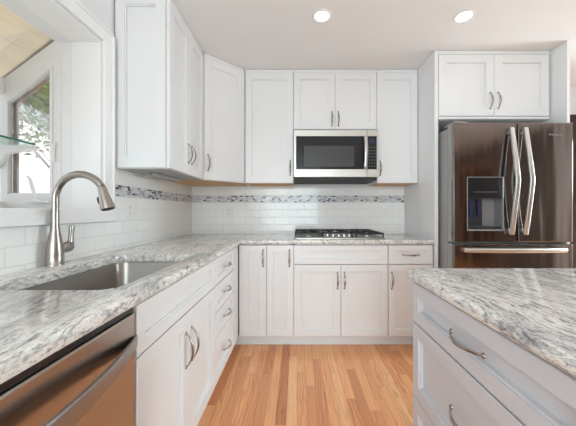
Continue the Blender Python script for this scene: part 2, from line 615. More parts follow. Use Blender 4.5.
def side_frame(y0, y1, name):
    b = MB()
    b.prism([(XO - 0.002, 1.12), (-1.366, 1.12), (-1.366, 1.944), (-1.339, 2.10), (XO - 0.002, 2.10)], 'y', y0, y1)
    b.prism([(-1.608, 1.12), (XF, 1.12), (XF, roof_z(XF)), (-1.608, 1.752 + 0.001)], 'y', y0, y1)
    b.prism([(-1.366, 1.12), (-1.608, 1.12), (-1.608, 1.247), (-1.366, 1.247)], 'y', y0, y1)
    b.prism([(-1.366, 1.942), (-1.608, 1.752), (XF, roof_z(XF)), (-1.339, 2.10)], 'y', y0, y1)
    # raised sash bead around the opening
    b.prism([(-1.356, 1.239), (-1.370, 1.239), (-1.370, 1.936), (-1.356, 1.950)], 'y', y0 - 0.006, y0)
    b.prism([(-1.604, 1.239), (-1.616, 1.239), (-1.616, 1.757), (-1.604, 1.757)], 'y', y0 - 0.006, y0)
    b.prism([(-1.310, 1.20), (-1.316, 1.20), (-1.316, 2.02), (-1.310, 2.02)], 'y', y0 - 0.004, y0)
    return b.build(name, M['vinyl'], w)
side_frame(WY1 - 0.012, WY1 + 0.012, 'side_sash')
side_frame(WY0 - 0.012, WY0 + 0.012, 'side_sash')
for y in (WY1 + 0.004, WY0 - 0.008):
    MB().prism([(-1.366, 1.245), (-1.606, 1.245), (-1.606, 1.752), (-1.366, 1.940)], 'y', y, y + 0.004).build('side_pane', M['glass'], w)
b = MB()                                                    # stained timber stop seen through the side pane
y0, y1 = WY1 + 0.014, WY1 + 0.026
b.prism([(-1.584, 1.245), (-1.608, 1.245), (-1.608, 1.752), (-1.584, 1.771)], 'y', y0, y1)
b.prism([(-1.366, 1.940), (-1.608, 1.752), (-1.608, 1.735), (-1.366, 1.923)], 'y', y0, y1)
b.build('timber_stop', M['extwood'], w)
b = MB()                                                    # header, eave and corner rails of the box
b.prism([(XO - 0.002, 2.086), (-1.339, 2.086), (-1.339, 2.13), (XO - 0.002, 2.16)], 'y', WY0 + 0.013, WY1 - 0.013)
b.prism([(XF, 1.80), (XF + 0.04, 1.80), (XF + 0.04, roof_z(XF + 0.04) - 0.005), (XF, roof_z(XF) - 0.005)], 'y', WY0 + 0.013, WY1 - 0.013)
b.prism([(XF, 1.12), (XF + 0.04, 1.12), (XF + 0.04, 1.20), (XF, 1.20)], 'y', WY0 + 0.013, WY1 - 0.013)
b.build('frame', M['vinyl'], w)
MB().prism([(XO - 0.01, 1.12), (XF + 0.041, 1.12), (XF + 0.041, 1.149), (XO - 0.01, 1.149)], 'y', WY0 + 0.013, WY1 - 0.013).build('seat_board', M['vinyl'], w)
b = MB()                                                    # aluminium strip where glass meets the sloping side rail
b.prism([(-1.330, 2.110), (XF, 1.862), (XF, 1.874), (-1.330, 2.128)], 'y', WY1 - 0.010, WY1 + 0.012)
b.build('roof_gasket', simple('grey_gasket', (0.16, 0.155, 0.14), 0.5), w)
MB().prism([(-1.338, 2.112), (XF, 1.864), (XF, 1.870), (-1.338, 2.118)], 'y', WY0 + 0.0, WY1 - 0.011).build('roof_pane', M['glass'], w)
MB().box(XF + 0.015, XF + 0.019, WY0 + 0.013, WY1 - 0.013, 1.20, 1.80).build('front_pane', M['glass'], w)
b = MB()                                                    # casement crank on the side frame
b.lathe([(0.018, 0), (0.018, 0.006), (0.010, 0.016)], (-1.43, WY1 - 0.045, 1.20), 'z', 16)
b.box(-1.475, -1.36, WY1 - 0.055, WY1 - 0.013, 1.192, 1.205, 0.004)
b.tube([(-1.43, WY1 - 0.045, 1.21), (-1.428, WY1 - 0.047, 1.245), (-1.437, WY1 - 0.05, 1.285), (-1.445, WY1 - 0.05, 1.318), (-1.462, WY1 - 0.05, 1.335)], [0.010, 0.008, 0.010, 0.008, 0.006], 10)
b.build('crank_handle', M['vinyl'], w, 40)
b = MB()                                                    # sash lock
b.tube([(-1.345, WY1 - 0.018, 1.42), (-1.348, WY1 - 0.022, 1.46), (-1.345, WY1 - 0.022, 1.50), (-1.338, WY1 - 0.02, 1.53)], [0.008, 0.010, 0.009, 0.005], 10)
b.build('sash_lock', M['vinyl'], w, 40)
b = MB()                                                    # bracket under the glass shelf
b.prism([(-1.44, 1.505), (-1.655, 1.505), (-1.655, 1.38), (-1.625, 1.40), (-1.585, 1.462), (-1.44, 1.486)], 'y', 1.480, 1.508)
b.build('shelf_bracket', M['vinyl'], w)

s = MB().box(-1.648, -1.4465, 0.58, 1.500, 1.508, 1.518).build('glass_shelf', M['shelfglass'])
MB().box(-1.4462, -1.4435, 0.58, 1.500, 1.508, 1.518).build('polished_edge', M['greenedge'], s)
tag(s, 'clear glass shelf with green edge spanning the garden window', 'shelf')

# ------------------------------------------------------------------ outside the window
b = MB().prism([(-1.26, 2.44), (-2.15, 2.06), (-2.15, 2.08), (-1.26, 2.46)], 'y', -0.3, 2.12)
struct(b.build('eave_soffit', M['ply']))
struct(MB().box(-40, XO - 0.002, -20, 40, -0.45, -0.40).build('ground', M['grnd']))
h = empty('outbuilding', (-8.8, 7.0, -0.40))
MB().prism([(-3.4, 0.005), (3.2, 0.005), (3.2, 2.86), (0, 5.24), (-3.4, 2.71)], 'y', 0.0, 0.9).build('wall', M['ext'], h)
b = MB()
b.prism([(0, 5.26), (3.5, 2.66), (3.5, 2.76), (0, 5.40)], 'y', -0.12, 1.0)
b.prism([(0, 5.26), (-3.7, 2.51), (-3.7, 2.61), (0, 5.40)], 'y', -0.12, 1.0)
b.build('roof', M['roofm'], h)
tag(h, 'white outbuilding with a sloping grey roof seen through the window', 'building')

def tree(name, label, loc, trunk, r0, crown, rad, n, size, mat, branches=9):
    t = empty(name, loc)
    b = MB()
    c = Vector(crown)
    b.tube([(0, 0, -0.0), (0.05, 0.02, trunk * 0.5), (0.0, 0.0, trunk)], [r0, r0 * 0.8, r0 * 0.6], 8)
    for i in range(branches):
        d = Vector((random.uniform(-1, 1), random.uniform(-1, 1), random.uniform(-0.3, 1))).normalized()
        e = c + Vector((d.x * rad[0], d.y * rad[1], d.z * rad[2])) * 0.85
        m = (Vector((0, 0, trunk)) + e) * 0.5 + Vector((0, 0, 0.05))
        b.tube([(0, 0, trunk * 0.93), tuple(m), tuple(e)], [r0 * 0.4, r0 * 0.22, r0 * 0.08], 6)
    b.build('trunk', M['bark'], t, 60)
    b = MB()
    for i in range(n):
        d = Vector((random.gauss(0, 1), random.gauss(0, 1), random.gauss(0, 1))).normalized() * random.uniform(0.25, 1.0) ** 0.6
        p = c + Vector((d.x * rad[0], d.y * rad[1], d.z * rad[2]))
        a = Vector((random.uniform(-1, 1), random.uniform(-1, 1), random.uniform(-1, 1))).normalized()
        q = a.orthogonal().normalized()
        s = size * random.uniform(0.6, 1.3)
        vs = [b.bm.verts.new(p + a * s * k + q * s * j) for k, j in ((-1, 0), (-0.2, 0.42), (1, 0), (-0.2, -0.42))]
        b.bm.faces.new(vs)
    b.build('foliage', mat, t)
    return tag(t, label, 'tree')
tree('leafy_tree', 'large green leafy tree rising behind the white outbuilding roof', (-13.2, 13.6, -0.40), 3.6, 0.18, (0, 0, 6.0), (3.6, 2.4, 3.0), 4600, 0.21, M['leaf'], 14)
tree('young_tree', 'slender young tree with green and rusty leaves close outside the window', (-3.25, 4.0, -0.40), 1.9, 0.022, (-0.62, 0, 2.95), (0.66, 0.42, 0.62), 850, 0.042, M['leafr'], 16)

# ------------------------------------------------------------------ cabinet builders (local: front at y = 0 facing -y, x along the width, z up)
def front_mesh(x0, x1, z0, z1, fw, th=0.020):
    b = MB()
    def ring(i, y): return [(x0 + i, y, z0 + i), (x1 - i, y, z0 + i), (x1 - i, y, z1 - i), (x0 + i, y, z1 - i)]
    b.loops([ring(0, th), ring(0, 0.0022), ring(0.0022, 0), ring(fw, 0), ring(fw + 0.0008, 0.0045), ring(fw + 0.0060, 0.0050), ring(fw + 0.0068, 0.0165)])
    return b

def pull_mesh(cx, cz, L, vertical, bow=0.030):
    b = MB()
    pts, rad = [], []
    N = 16
    for i in range(N + 1):
        t = i / N
        a = (t - 0.5) * L
        o = bow * math.sin(PI * t) ** 0.75
        o = -0.0008 - o
        pts.append((cx, o, cz + a) if vertical else (cx + a, o, cz))
        rad.append(0.0034 + 0.0042 * math.sin(PI * t) ** 1.2)
    up = (1, 0, 0) if vertical else (0, 0, 1)
    b.tube(pts, rad, 10, flat=(0.62, up))
    for e in (-0.5, 0.5):
        c = (cx, 0, cz + e * L) if vertical else (cx + e * L, 0, cz)
        b.lathe([(0.0075, -0.0003), (0.0075, -0.003), (0.0045, -0.006)], c, 'y', 14)
    return b

def cabinet(name, label, loc, rz, wd, dp, z0, z1, fronts, mat='cab', open_top=False, under=None, extra=None, group=None, near_side=True):
    """fronts: (kind, x0, x1, z0, z1, frame, handle) with handle = (vertical, cx, cz, length) or None"""
    r = empty(name, loc, rz)
    tag(r, label, 'cabinet', group)
    b = MB()
    y0 = 0.0225
    if open_top:
        t = 0.018
        b.box(0.0003, t, y0, dp if near_side else y0 + 0.03, z0, z1 - 0.006)
        b.box(wd - t, wd - 0.0003, y0, dp, z0, z1 - 0.006)
        b.box(t, wd - t, y0, dp, z0, z0 + t)
        b.box(t, wd - t, dp - 0.008, dp, z0 + t, z1 - 0.006)
        b.box(t, wd - t, y0, y0 + t, z1 - 0.03, z1)
    else:
        b.box(0.0003, wd - 0.0003, y0, dp, z0, z1)
    b.build('carcass', M[mat], r)
    if under:
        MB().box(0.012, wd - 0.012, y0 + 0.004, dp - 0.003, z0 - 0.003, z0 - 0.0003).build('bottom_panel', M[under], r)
    for kind, a0, a1, c0, c1, fw, h in fronts:
        f = front_mesh(a0, a1, c0, c1, fw).build(kind, M[mat], r)
        if h:
            pull_mesh(h[1], h[2], h[3], h[0]).build('handle', M['hnickel'], f, 50)
    if extra:
        extra(r)
    return r

# ------------------------------------------------------------------ lower run on the left
XC = -0.472           # plane of the left fronts
R90 = PI / 2
G = 0.0016
def sink_cab():
    y0, y1 = 0.802, 1.572
    wd = y1 - y0
    m = wd / 2
    return cabinet('sink_cabinet', 'white base cabinet under the sink with two doors below a blank front', (XC, y0, 0), R90, wd, 0.612, 0.126, 0.876, [
        ('blank_front', 0.002, wd - 0.002, 0.713, 0.868, 0.042, None),
        ('door', 0.002, m - G, 0.130, 0.707, 0.056, (True, m - 0.032, 0.555, 0.145)),
        ('door', m + G, wd - 0.002, 0.130, 0.707, 0.056, (True, m + 0.032, 0.555, 0.145)),
    ], open_top=True, near_side=False)
sink_cab()
def drawer_cab():
    y0, y1 = 1.574, 2.20
    wd = y1 - y0
    e = 0.474
    c = 0.004 + (e - 0.004) / 2
    fr = []
    for z0, z1, hz in ((0.713, 0.868, 0.791), (0.550, 0.707, 0.629), (0.399, 0.544, 0.473), (0.130, 0.393, 0.256)):
        fr.append(('drawer', 0.002, e, z0, z1, 0.038, (False, c, hz, 0.13)))
    def ex(r):
        MB().box(e + 0.004, wd - 0.001, 0.003, 0.022, 0.126, 0.872, 0.001).build('filler_strip', M['cab'], r)
    return cabinet('drawer_cabinet', 'white four-drawer base cabinet between the sink cabinet and the corner', (XC, y0, 0), R90, wd, 0.612, 0.126, 0.876, fr, extra=ex, open_top=True)
drawer_cab()
p = MB().box(-1.086, XC - 0.002, 0.168, 0.184, FZ, 0.876).build('end_panel', M['cab'])
tag(p, 'white finished panel closing the run beside the dishwasher', 'panel')

# dishwasher
dw = empty('dishwasher', (XC, 0.19, 0), R90)
tag(dw, 'stainless steel dishwasher with a bowed bar handle beside the sink cabinet', 'dishwasher')
wd = 0.606
MB().box(0.002, wd - 0.002, 0.034, 0.58, 0.10, 0.868).build('tub', M['dark'], dw)
b = MB()
b.box(0.003, wd - 0.003, 0.0, 0.030, 0.115, 0.851, 0.004)
dd = b.build('door', M['steel'], dw)
b = MB()
b.box(0.003, wd - 0.003, 0.006, 0.032, 0.8515, 0.869, 0.002)
for k in range(9):
    b.box(0.14 + k * 0.04, 0.16 + k * 0.04, 0.011, 0.017, 0.8688, 0.8698)
b.build('control_strip', M['black'], dw)
b = MB()
b.box(0.003, wd - 0.003, -0.0008, 0.0035, 0.845, 0.8512, 0.001)
b.build('door_lip', M['steell'], dd)
b = MB()
pts, rad = [], []
for i in range(25):
    t = i / 24
    pts.append((0.006 + t * (wd - 0.012), -0.004 - 0.050 * math.sin(PI * t) ** 0.9, 0.769))
    rad.append(0.017 + 0.006 * math.sin(PI * t))
b.tube(pts, rad, 20, flat=(0.26, (0, 0, 1)), sq=0.45)
b.build('handle', M['steelh'], dd, 40)
MB().box(0.002, wd - 0.002, 0.062, 0.075, FZ, 0.098).build('toe_panel', M['dark'], dw)

# ------------------------------------------------------------------ lower run on the back wall
YC = 2.203
def X(v): return v
def back_cab(name, label, x0, x1, fronts, extra=None):
    return cabinet(name, label, (x0, YC, 0), 0, x1 - x0, 0.604, 0.126, 0.876, fronts, open_top=True, extra=extra)
def ex(r):
    MB().box(-0.016, 0.001, 0.004, 0.0215, 0.126, 0.872, 0.001).build('filler_strip', M['cab'], r)
back_cab('corner_cabinet', 'narrow white full-height base cabinet in the inside corner', -0.453, -0.2475,
         [('door', 0.002, 0.2040, 0.130, 0.868, 0.050, (True, 0.178, 0.765, 0.13))], ex)
back_cab('narrow_cabinet', 'narrow white full-height base cabinet just left of the cooktop cabinet', -0.247, -0.0265,
         [('door', 0.0015, 0.219, 0.130, 0.868, 0.050, (True, 0.185, 0.765, 0.13))])
wd = 0.7635
back_cab('cooktop_cabinet', 'wide white base cabinet under the cooktop with two doors below a blank front', -0.026, 0.7375, [
    ('blank_front', 0.002, wd - 0.002, 0.716, 0.868, 0.040, None),
    ('door', 0.002, wd / 2 - G, 0.130, 0.711, 0.052, (True, wd / 2 - 0.028, 0.585, 0.13)),
    ('door', wd / 2 + G, wd - 0.002, 0.130, 0.711, 0.052, (True, wd / 2 + 0.028, 0.585, 0.13))])
wd = 1.106 - 0.738
back_cab('drawer_door_cabinet', 'white base cabinet with one drawer over one door beside the refrigerator panel', 0.738, 1.106, [
    ('drawer', 0.004, wd - 0.006, 0.716, 0.868, 0.040, (False, wd / 2, 0.792, 0.13)),
    ('door', 0.004, wd - 0.006, 0.130, 0.711, 0.052, (True, 0.030, 0.585, 0.13))])

# ------------------------------------------------------------------ wall cabinets
ZU0, ZU1 = 1.404, 2.444
YU = 2.495
H = ZU1 - ZU0
def upper(name, label, loc, rz, wd, dp, fronts, z0=ZU0, under='inner', extra=None):
    def ex2(r):
        MB().box(0.001, wd - 0.001, 0.006, 0.022, ZU1 - z0 - 0.024, ZU1 - z0 + 0.003, 0.001).build('top_trim', M['cab'], r)
        if extra: extra(r)
    return cabinet(name, label, (loc[0], loc[1], z0), rz, wd, dp, 0.0, ZU1 - z0, fronts, under=under, extra=ex2)

DT = H - 0.028
wl = 2.228 - 1.646
def side_panel(r):
    t = front_mesh(-0.308, -0.006, 0.002, H - 0.002, 0.056)           # shaker panel on the exposed end
    bmesh.ops.transform(t.bm, matrix=Matrix(((0, 1, 0, -0.020), (-1, 0, 0, 0.018), (0, 0, 1, 0), (0, 0, 0, 1))), verts=t.bm.verts[:])
    t.build('side_panel', M['cab'], r)
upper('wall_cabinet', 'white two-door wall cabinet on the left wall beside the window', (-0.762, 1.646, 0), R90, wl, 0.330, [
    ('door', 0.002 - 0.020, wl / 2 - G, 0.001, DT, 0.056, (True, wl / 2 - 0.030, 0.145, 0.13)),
    ('door', wl / 2 + G, wl - 0.003, 0.001, DT, 0.056, (True, wl / 2 + 0.030, 0.145, 0.13))], under='shadeunder', extra=side_panel)

# diagonal corner
ca, cb = Vector((-0.785, 2.236)), Vector((-0.484, 2.518))
ang = math.atan2(cb.y - ca.y, cb.x - ca.x)
L = (cb - ca).length
r = empty('corner_wall_cabinet', (ca.x, ca.y, ZU0), ang)
tag(r, 'white one-door diagonal wall cabinet across the corner', 'cabinet')
inv = Matrix.Rotation(-ang, 2)
pent = [tuple(inv @ (Vector(q) - ca)) for q in ((ca.x, ca.y), (cb.x, cb.y), (-0.484, 2.818), (-1.0935, 2.818), (-1.0935, 2.236))]
MB().prism(pent, 'z', 0.0, H).build('carcass', M['cab'], r)
MB().prism(offset_poly(pent, 0.012), 'z', -0.003, -0.0003).build('bottom_panel', M['inner'], r)
f = front_mesh(0.014, L - 0.014, 0.001, DT, 0.056)
bmesh.ops.translate(f.bm, vec=(0, -0.0215, 0), verts=f.bm.verts[:])
f = f.build('door', M['cab'], r)
hm = pull_mesh(0.046, 0.145, 0.13, True)
bmesh.ops.translate(hm.bm, vec=(0, -0.0215, 0), verts=hm.bm.verts[:])
hm.build('handle', M['hnickel'], f, 50)
MB().box(0.014, L - 0.014, -0.016, -0.0005, H - 0.024, H + 0.003, 0.001).build('top_trim', M['cab'], r)

wd = 0.4435
upper('wall_cabinet', 'tall white one-door wall cabinet just left of the microwave', (-0.476, YU, 0), 0, wd, 0.322,
      [('door', 0.0015, wd - 0.0015, 0.001, DT, 0.056, (True, wd - 0.030, 0.135, 0.13))])
wd = 0.7635
z0 = 1.878
hh = ZU1 - z0
upper('wall_cabinet', 'short white two-door wall cabinet over the microwave', (-0.032, YU, 0), 0, wd, 0.322, [
    ('door', 0.0015, wd / 2 - G, 0.020, hh - 0.028, 0.056, (True, wd / 2 - 0.030, 0.115, 0.13)),
    ('door', wd / 2 + G, wd - 0.0015, 0.020, hh - 0.028, 0.056, (True, wd / 2 + 0.030, 0.115, 0.13))], z0=z0, under=None)
wd = 0.376
upper('wall_cabinet', 'tall white one-door wall cabinet between microwave and refrigerator panel', (0.732, YU, 0), 0, wd, 0.322,
      [('door', 0.0015, wd - 0.0015, 0.001, DT, 0.056, (True, 0.030, 0.135, 0.13))])
# over the refrigerator
wd = 2.050 - 1.144
z0 = 1.890
hh = ZU1 - z0
upper('wall_cabinet', 'white two-door cabinet above the refrigerator', (1.144, 2.20, 0), 0, wd, 0.612, [
    ('door', 0.003, wd / 2 - 0.002 - G, 0.026, hh - 0.030, 0.060, (True, wd / 2 - 0.034, 0.150, 0.13)),
    ('door', wd / 2 - 0.002 + G, wd - 0.010, 0.026, hh - 0.030, 0.060, (True, wd / 2 + 0.030, 0.150, 0.13))], z0=z0, under=None,
    extra=lambda r: MB().box(0.002, wd - 0.004, 0.002, 0.022, 0.002, 0.022, 0.003).build('bottom_rail', M['cab'], r))
p = MB().box(1.1125, 1.142, 2.20, 2.817, FZ, 2.446, 0.001).build('end_panel', M['cab'])
tag(p, 'tall white side panel between the counter end and the refrigerator', 'panel')
p = MB().box(2.057, 2.079, 2.072, 2.817, FZ, 2.446, 0.001).build('end_panel', M['cab'])
tag(p, 'tall white side panel beyond the far side of the refrigerator', 'panel')

# under-cabinet light
b = MB().box(-1.00, -0.93, 1.80, 2.17, 1.382, 1.4005, 0.004)
u = b.build('under_cabinet_light', M['shadeunder'])
MB().box(-0.985, -0.945, 1.83, 2.14, 1.3800, 1.3818).build('diffuser', M['shadeunder'], u)
MB().lathe([(0.005, -0.006), (0.005, 0.0)], (-0.965, 1.80, 1.391), 'y', 10).build('switch', M['dark'], u)
tag(u, 'slim light fixture screwed beneath the left wall cabinet', 'light')

# ------------------------------------------------------------------ countertops
def slab(pts, hole, z0, z1, name, label, prof_r=0.011):
    """stone slab: outer edge eased top and bottom, optional sink cut-out"""
    b = MB()
    th = z1 - z0
    prof = [(prof_r, z0), (prof_r * 0.3, z0 + prof_r * 0.3), (0, z0 + prof_r), (0, z1 - prof_r)]
    for k in range(1, 5):
        a = PI / 2 * k / 4
        prof.append((prof_r * (1 - math.cos(a)), z1 - prof_r + prof_r * math.sin(a)))
    rings = []
    for ins, z in prof:
        rings.append([(x, y, z) for x, y in (offset_poly(pts, ins) if ins > 1e-9 else pts)])
    R = [[b.bm.verts.new(p) for p in r] for r in rings]
    n = len(pts)
    for a, c in zip(R, R[1:]):
        for i in range(n):
            f = b.bm.faces.new((a[i], a[(i + 1) % n], c[(i + 1) % n], c[i]))
    def edges(vs):
        es = []
        for i in range(len(vs)):
            e = b.bm.edges.get((vs[i], vs[(i + 1) % len(vs)]))
            es.append(e or b.bm.edges.new((vs[i], vs[(i + 1) % len(vs)])))
        return es
    top, bot = edges(R[-1]), edges(R[0])
    if hole:
        hp = [(-0.004, z1), (-0.001, z1 - 0.002), (0.0, z1 - 0.005), (0.0, z0)]
        HR = [[b.bm.verts.new((x, y, z)) for x, y in offset_poly(hole, ins)] for ins, z in hp]
        m = len(hole)
        for a, c in zip(HR, HR[1:]):
            for i in range(m):
                b.bm.faces.new((a[i], c[i], c[(i + 1) % m], a[(i + 1) % m]))
        top += edges(HR[0]); bot += edges(HR[-1])
    bmesh.ops.triangle_fill(b.bm, edges=top, use_beauty=True, use_dissolve=False)
    bmesh.ops.triangle_fill(b.bm, edges=bot, use_beauty=True, use_dissolve=False)
    o = b.build(name, M['granite'], None, 35)
    return tag(o, label, 'countertop')

ZT0, ZT1 = 0.8775, 0.914
hole = round_rect(-0.945, -0.545, 0.804, 1.450, 0.055)
slab([(-1.0865, 0.165), (-0.452, 0.165), (-0.452, 2.185), (1.111, 2.185), (1.111, 2.8115), (-1.0865, 2.8115)], hole, ZT0, ZT1,
     'countertop', 'grey and white granite countertop running around the corner with the sink cut in')
isl = round_rect(0.438, 1.55, -0.75, 1.120, 0.035, 6)
slab(isl, None, ZT0, ZT1, 'island_countertop', 'white granite slab with grey veins on top of the island', 0.013)

# sink
b = MB()
hp = round_rect(-0.945, -0.545, 0.804, 1.450, 0.055)
zr = ZT0 - 0.0012
rings = []
for ins, z in ((-0.003, zr), (0.001, zr), (0.004, zr - 0.006), (0.010, zr - 0.17), (0.022, zr - 0.192), (0.050, zr - 0.200)):
    rings.append([(x, y, z) for x, y in offset_poly(hp, ins)])
b.loops(rings, cap0=False, cap1=True)
s = b.build('sink', M['steelb'], None, 40)
sol = s.modifiers.new('shell', 'SOLIDIFY'); sol.thickness = 0.0012; sol.offset = -1
b = MB().lathe([(0.055, 0.0008), (0.052, 0.003), (0.040, 0.003), (0.036, -0.004)], (-0.745, 1.135, zr - 0.200), 'z', 28)
b.build('drain', M['bright'], s, 40)
tag(s, 'stainless steel undermount sink set into the granite', 'sink')

# faucet
fx, fy, fz = -1.041, 1.170, 0.9145
f = empty('faucet', (fx, fy, fz))
tag(f, 'brushed nickel gooseneck faucet standing behind the sink', 'faucet')
b = MB().lathe([(0.0340, 0.0), (0.0340, 0.005), (0.0315, 0.008), (0.0315, 0.04), (0.0300, 0.07), (0.0262, 0.098), (0.0210, 0.128), (0.0172, 0.152), (0.0155, 0.170)], n=32)
b.build('base', M['nickel'], f, 50)
b = MB()
R = 0.107
zc = 1.198 - fz
path = [(0, 0, 0.1705), (0, 0, 0.22), (0, 0, zc - 0.02)]
for k in range(21):
    a = PI - (PI - math.radians(30)) * k / 20
    path.append((R + R * math.cos(a), 0, zc + R * math.sin(a)))
b.tube(path, 0.0150, 20)
b.build('spout', M['nickel'], f, 50)
a = math.radians(30)
p0 = Vector((R + R * math.cos(a), 0, zc + R * math.sin(a)))
dr = Vector((math.sin(a) * 0.52, 0, -math.cos(a))).normalized()
b = MB()
prof = [(0.0, 0.0152), (0.006, 0.0165), (0.03, 0.0185), (0.06, 0.0235), (0.085, 0.0275), (0.098, 0.0285)]
b.tube([tuple(p0 + dr * (0.001 + t)) for t, _ in prof], [q for _, q in prof], 24)
sh = b.build('spray_head', M['nickel'], f, 50)
e = p0 + dr * 0.0995
b = MB(); b.tube([tuple(e), tuple(e + dr * 0.004)], [0.025, 0.022], 24)
b.build('aerator', M['dark'], sh, 50)
nrm = Vector((-dr.z, 0, dr.x))
b = MB()
q = p0 + dr * 0.055 - nrm * 0.0235
b.tube([tuple(q - dr * 0.016), tuple(q - dr * 0.008 - nrm * 0.003), tuple(q + dr * 0.008 - nrm * 0.003), tuple(q + dr * 0.018)], [0.005, 0.007, 0.007, 0.005], 10)
b.build('spray_button', M['dark'], sh, 50)
b = MB()
b.tube([(0.003, 0.020, 0.068), (0.004, 0.045, 0.070), (0.005, 0.068, 0.072), (0.005, 0.078, 0.073)], [0.021, 0.0245, 0.023, 0.015], 20)
hb = b.build('valve', M['nickel'], f, 50)
b = MB()
b.tube([(0.006, 0.072, 0.080), (0.007, 0.074, 0.112), (0.008, 0.075, 0.138), (0.010, 0.075, 0.160), (0.011, 0.075, 0.168)], [0.015, 0.0115, 0.0115, 0.0125, 0.009], 14, flat=(0.8, (0, 1, 0)))
b.build('lever', M['nickel'], hb, 50)

# ------------------------------------------------------------------ island
XI = 0.461
wd = 0.690
def isl_cab(name, label, y1, wd, hlen=0.14):
    fr = []
    for z0, z1, hz in ((0.713, 0.866, 0.790), (0.423, 0.707, 0.564), (0.130, 0.417, 0.266)):
        fr.append(('drawer', 0.002, wd - 0.002, z0, z1, 0.047, (False, wd / 2, hz, hlen)))
    def ex(r):
        MB().box(0.0, wd, 0.08, 0.10, FZ, 0.125).build('toe_kick', M['island'], r)
    return cabinet(name, label, (XI, y1, 0), -R90, wd, 0.60, 0.126, 0.876, fr, mat='island', open_top=True, extra=ex)
isl_cab('island_cabinet', 'pale grey three-drawer cabinet at the visible end of the island', 1.085, 0.690)
isl_cab('island_cabinet', 'pale grey three-drawer island cabinet nearest the viewer, past the end one', 0.393, 0.90)
p = MB().box(1.072, 1.45, -0.505, 1.083, FZ, 0.876).build('island_unit', M['island'])
tag(p, 'pale grey panelled back half of the island under the granite', 'panel')

# ------------------------------------------------------------------ cooktop
ck = empty('cooktop', (0.355, 2.510, 0.9142))
tag(ck, 'stainless gas cooktop with black cast iron grates on the back counter', 'cooktop')
b = MB()
rr = round_rect(-0.381, 0.381, -0.262, 0.262, 0.02, 4)
b.loops([[(x, y, z) for x, y in offset_poly(rr, i)] for i, z in ((0.003, 0.0), (0.0, 0.003), (0.0, 0.010), (0.006, 0.014), (0.020, 0.0145), (0.028, 0.011))])
b.build('tray', M['steell'], ck, 40)
burn = [(-0.255, 0.125, 0.040), (-0.255, -0.115, 0.034), (0.0, 0.06, 0.052), (0.255, 0.125, 0.034), (0.255, -0.115, 0.040)]
for x, y, q in burn:
    bb = MB().lathe([(q + 0.012, 0.0112), (q + 0.010, 0.017), (q, 0.022), (q, 0.026)], (x, y, 0), 'z', 24).build('burner', M['steell'], ck, 40)
    MB().lathe([(q * 0.92, 0.0262), (q * 0.92, 0.031), (q * 0.7, 0.033)], (x, y, 0), 'z', 24).build('burner_cap', M['iron'], bb, 40)
def grate(x0, x1, y0, y1, cs):
    b = MB()
    t = 0.006
    zt, zb = 0.050, 0.036
    b.box(x0, x1, y0, y0 + 2 * t, zb, zt, 0.002); b.box(x0, x1, y1 - 2 * t, y1, zb, zt, 0.002)
    b.box(x0, x0 + 2 * t, y0, y1, zb, zt, 0.002); b.box(x1 - 2 * t, x1, y0, y1, zb, zt, 0.002)
    for x in (x0, x1 - 2 * t):
        for y in (y0, y1 - 2 * t, (y0 + y1) / 2 - t):
            b.box(x + 0.001, x + 2 * t - 0.001, y + 0.001, y + 2 * t - 0.001, 0.0146, zb)
    if len(cs) > 1:
        ym = (y0 + y1) / 2
        b.box(x0, x1, ym - t, ym + t, zb, zt, 0.002)
    for cx, cy in cs:
        for k in range(4):
            a = PI / 4 + PI / 2 * k
            dx, dy = math.cos(a), math.sin(a)
            b.tube([(cx + dx * 0.022, cy + dy * 0.022, 0.0455), (cx + dx * 0.10, cy + dy * 0.10, 0.0455)], 0.0052, 6)
        b.box(x0, cx - 0.025, cy - 0.005, cy + 0.005, 0.040, zt); b.box(cx + 0.025, x1, cy - 0.005, cy + 0.005, 0.040, zt)
    return b.build('grate', M['iron'], ck)
grate(-0.372, -0.136, -0.240, 0.248, [(-0.255, 0.125), (-0.255, -0.115)])
grate(-0.132, 0.132, -0.130, 0.248, [(0.0, 0.06)])
grate(0.136, 0.372, -0.240, 0.248, [(0.255, 0.125), (0.255, -0.115)])
for k in range(5):
    x = (k - 2) * 0.047
    y = -0.195 + 0.012 * abs(k - 2)
    kb = MB().lathe([(0.020, 0.0112), (0.020, 0.016), (0.0165, 0.018), (0.0155, 0.034), (0.013, 0.036)], (x, y, 0), 'z', 20).build('knob', M['bright'], ck, 40)

# ------------------------------------------------------------------ microwave
mw = empty('microwave', (-0.030, 2.420, 1.402))
tag(mw, 'stainless over-the-range microwave with a black glass door', 'microwave')
W_ = 0.752
MB().box(0.003, W_ - 0.003, 0.034, 0.396, 0.026, 0.464).build('body', M['fside'], mw)
b = MB()
b.box(0.006, W_ - 0.006, 0.036, 0.396, 0.022, 0.0255)
for k in range(2):
    b.box(0.06 + k * 0.36, 0.33 + k * 0.36, 0.10, 0.30, 0.0205, 0.022)
b.build('vent_grille', M['dark'], mw)
b = MB()
b.box(0.004, W_ - 0.004, 0.018, 0.033, 0.024, 0.044, 0.002)
b.build('lower_vent', M['dark'], mw)
def panel_hole(x0, x1, z0, z1, hx0, hx1, hz0, hz1, y0, y1, c=0.003):
    b = MB()
    def rr(a0, a1, c0, c1, y): return [(a0, y, c0), (a1, y, c0), (a1, y, c1), (a0, y, c1)]
    b.loops([rr(hx0, hx1, hz0, hz1, y1), rr(x0, x1, z0, z1, y1), rr(x0, x1, z0, z1, y0 + c), rr(x0 + c, x1 - c, z0 + c, z1 - c, y0), rr(hx0, hx1, hz0, hz1, y0), rr(hx0, hx1, hz0, hz1, y1)], False, False)
    bmesh.ops.remove_doubles(b.bm, verts=b.bm.verts[:], dist=1e-6)
    return b
xd = 0.652
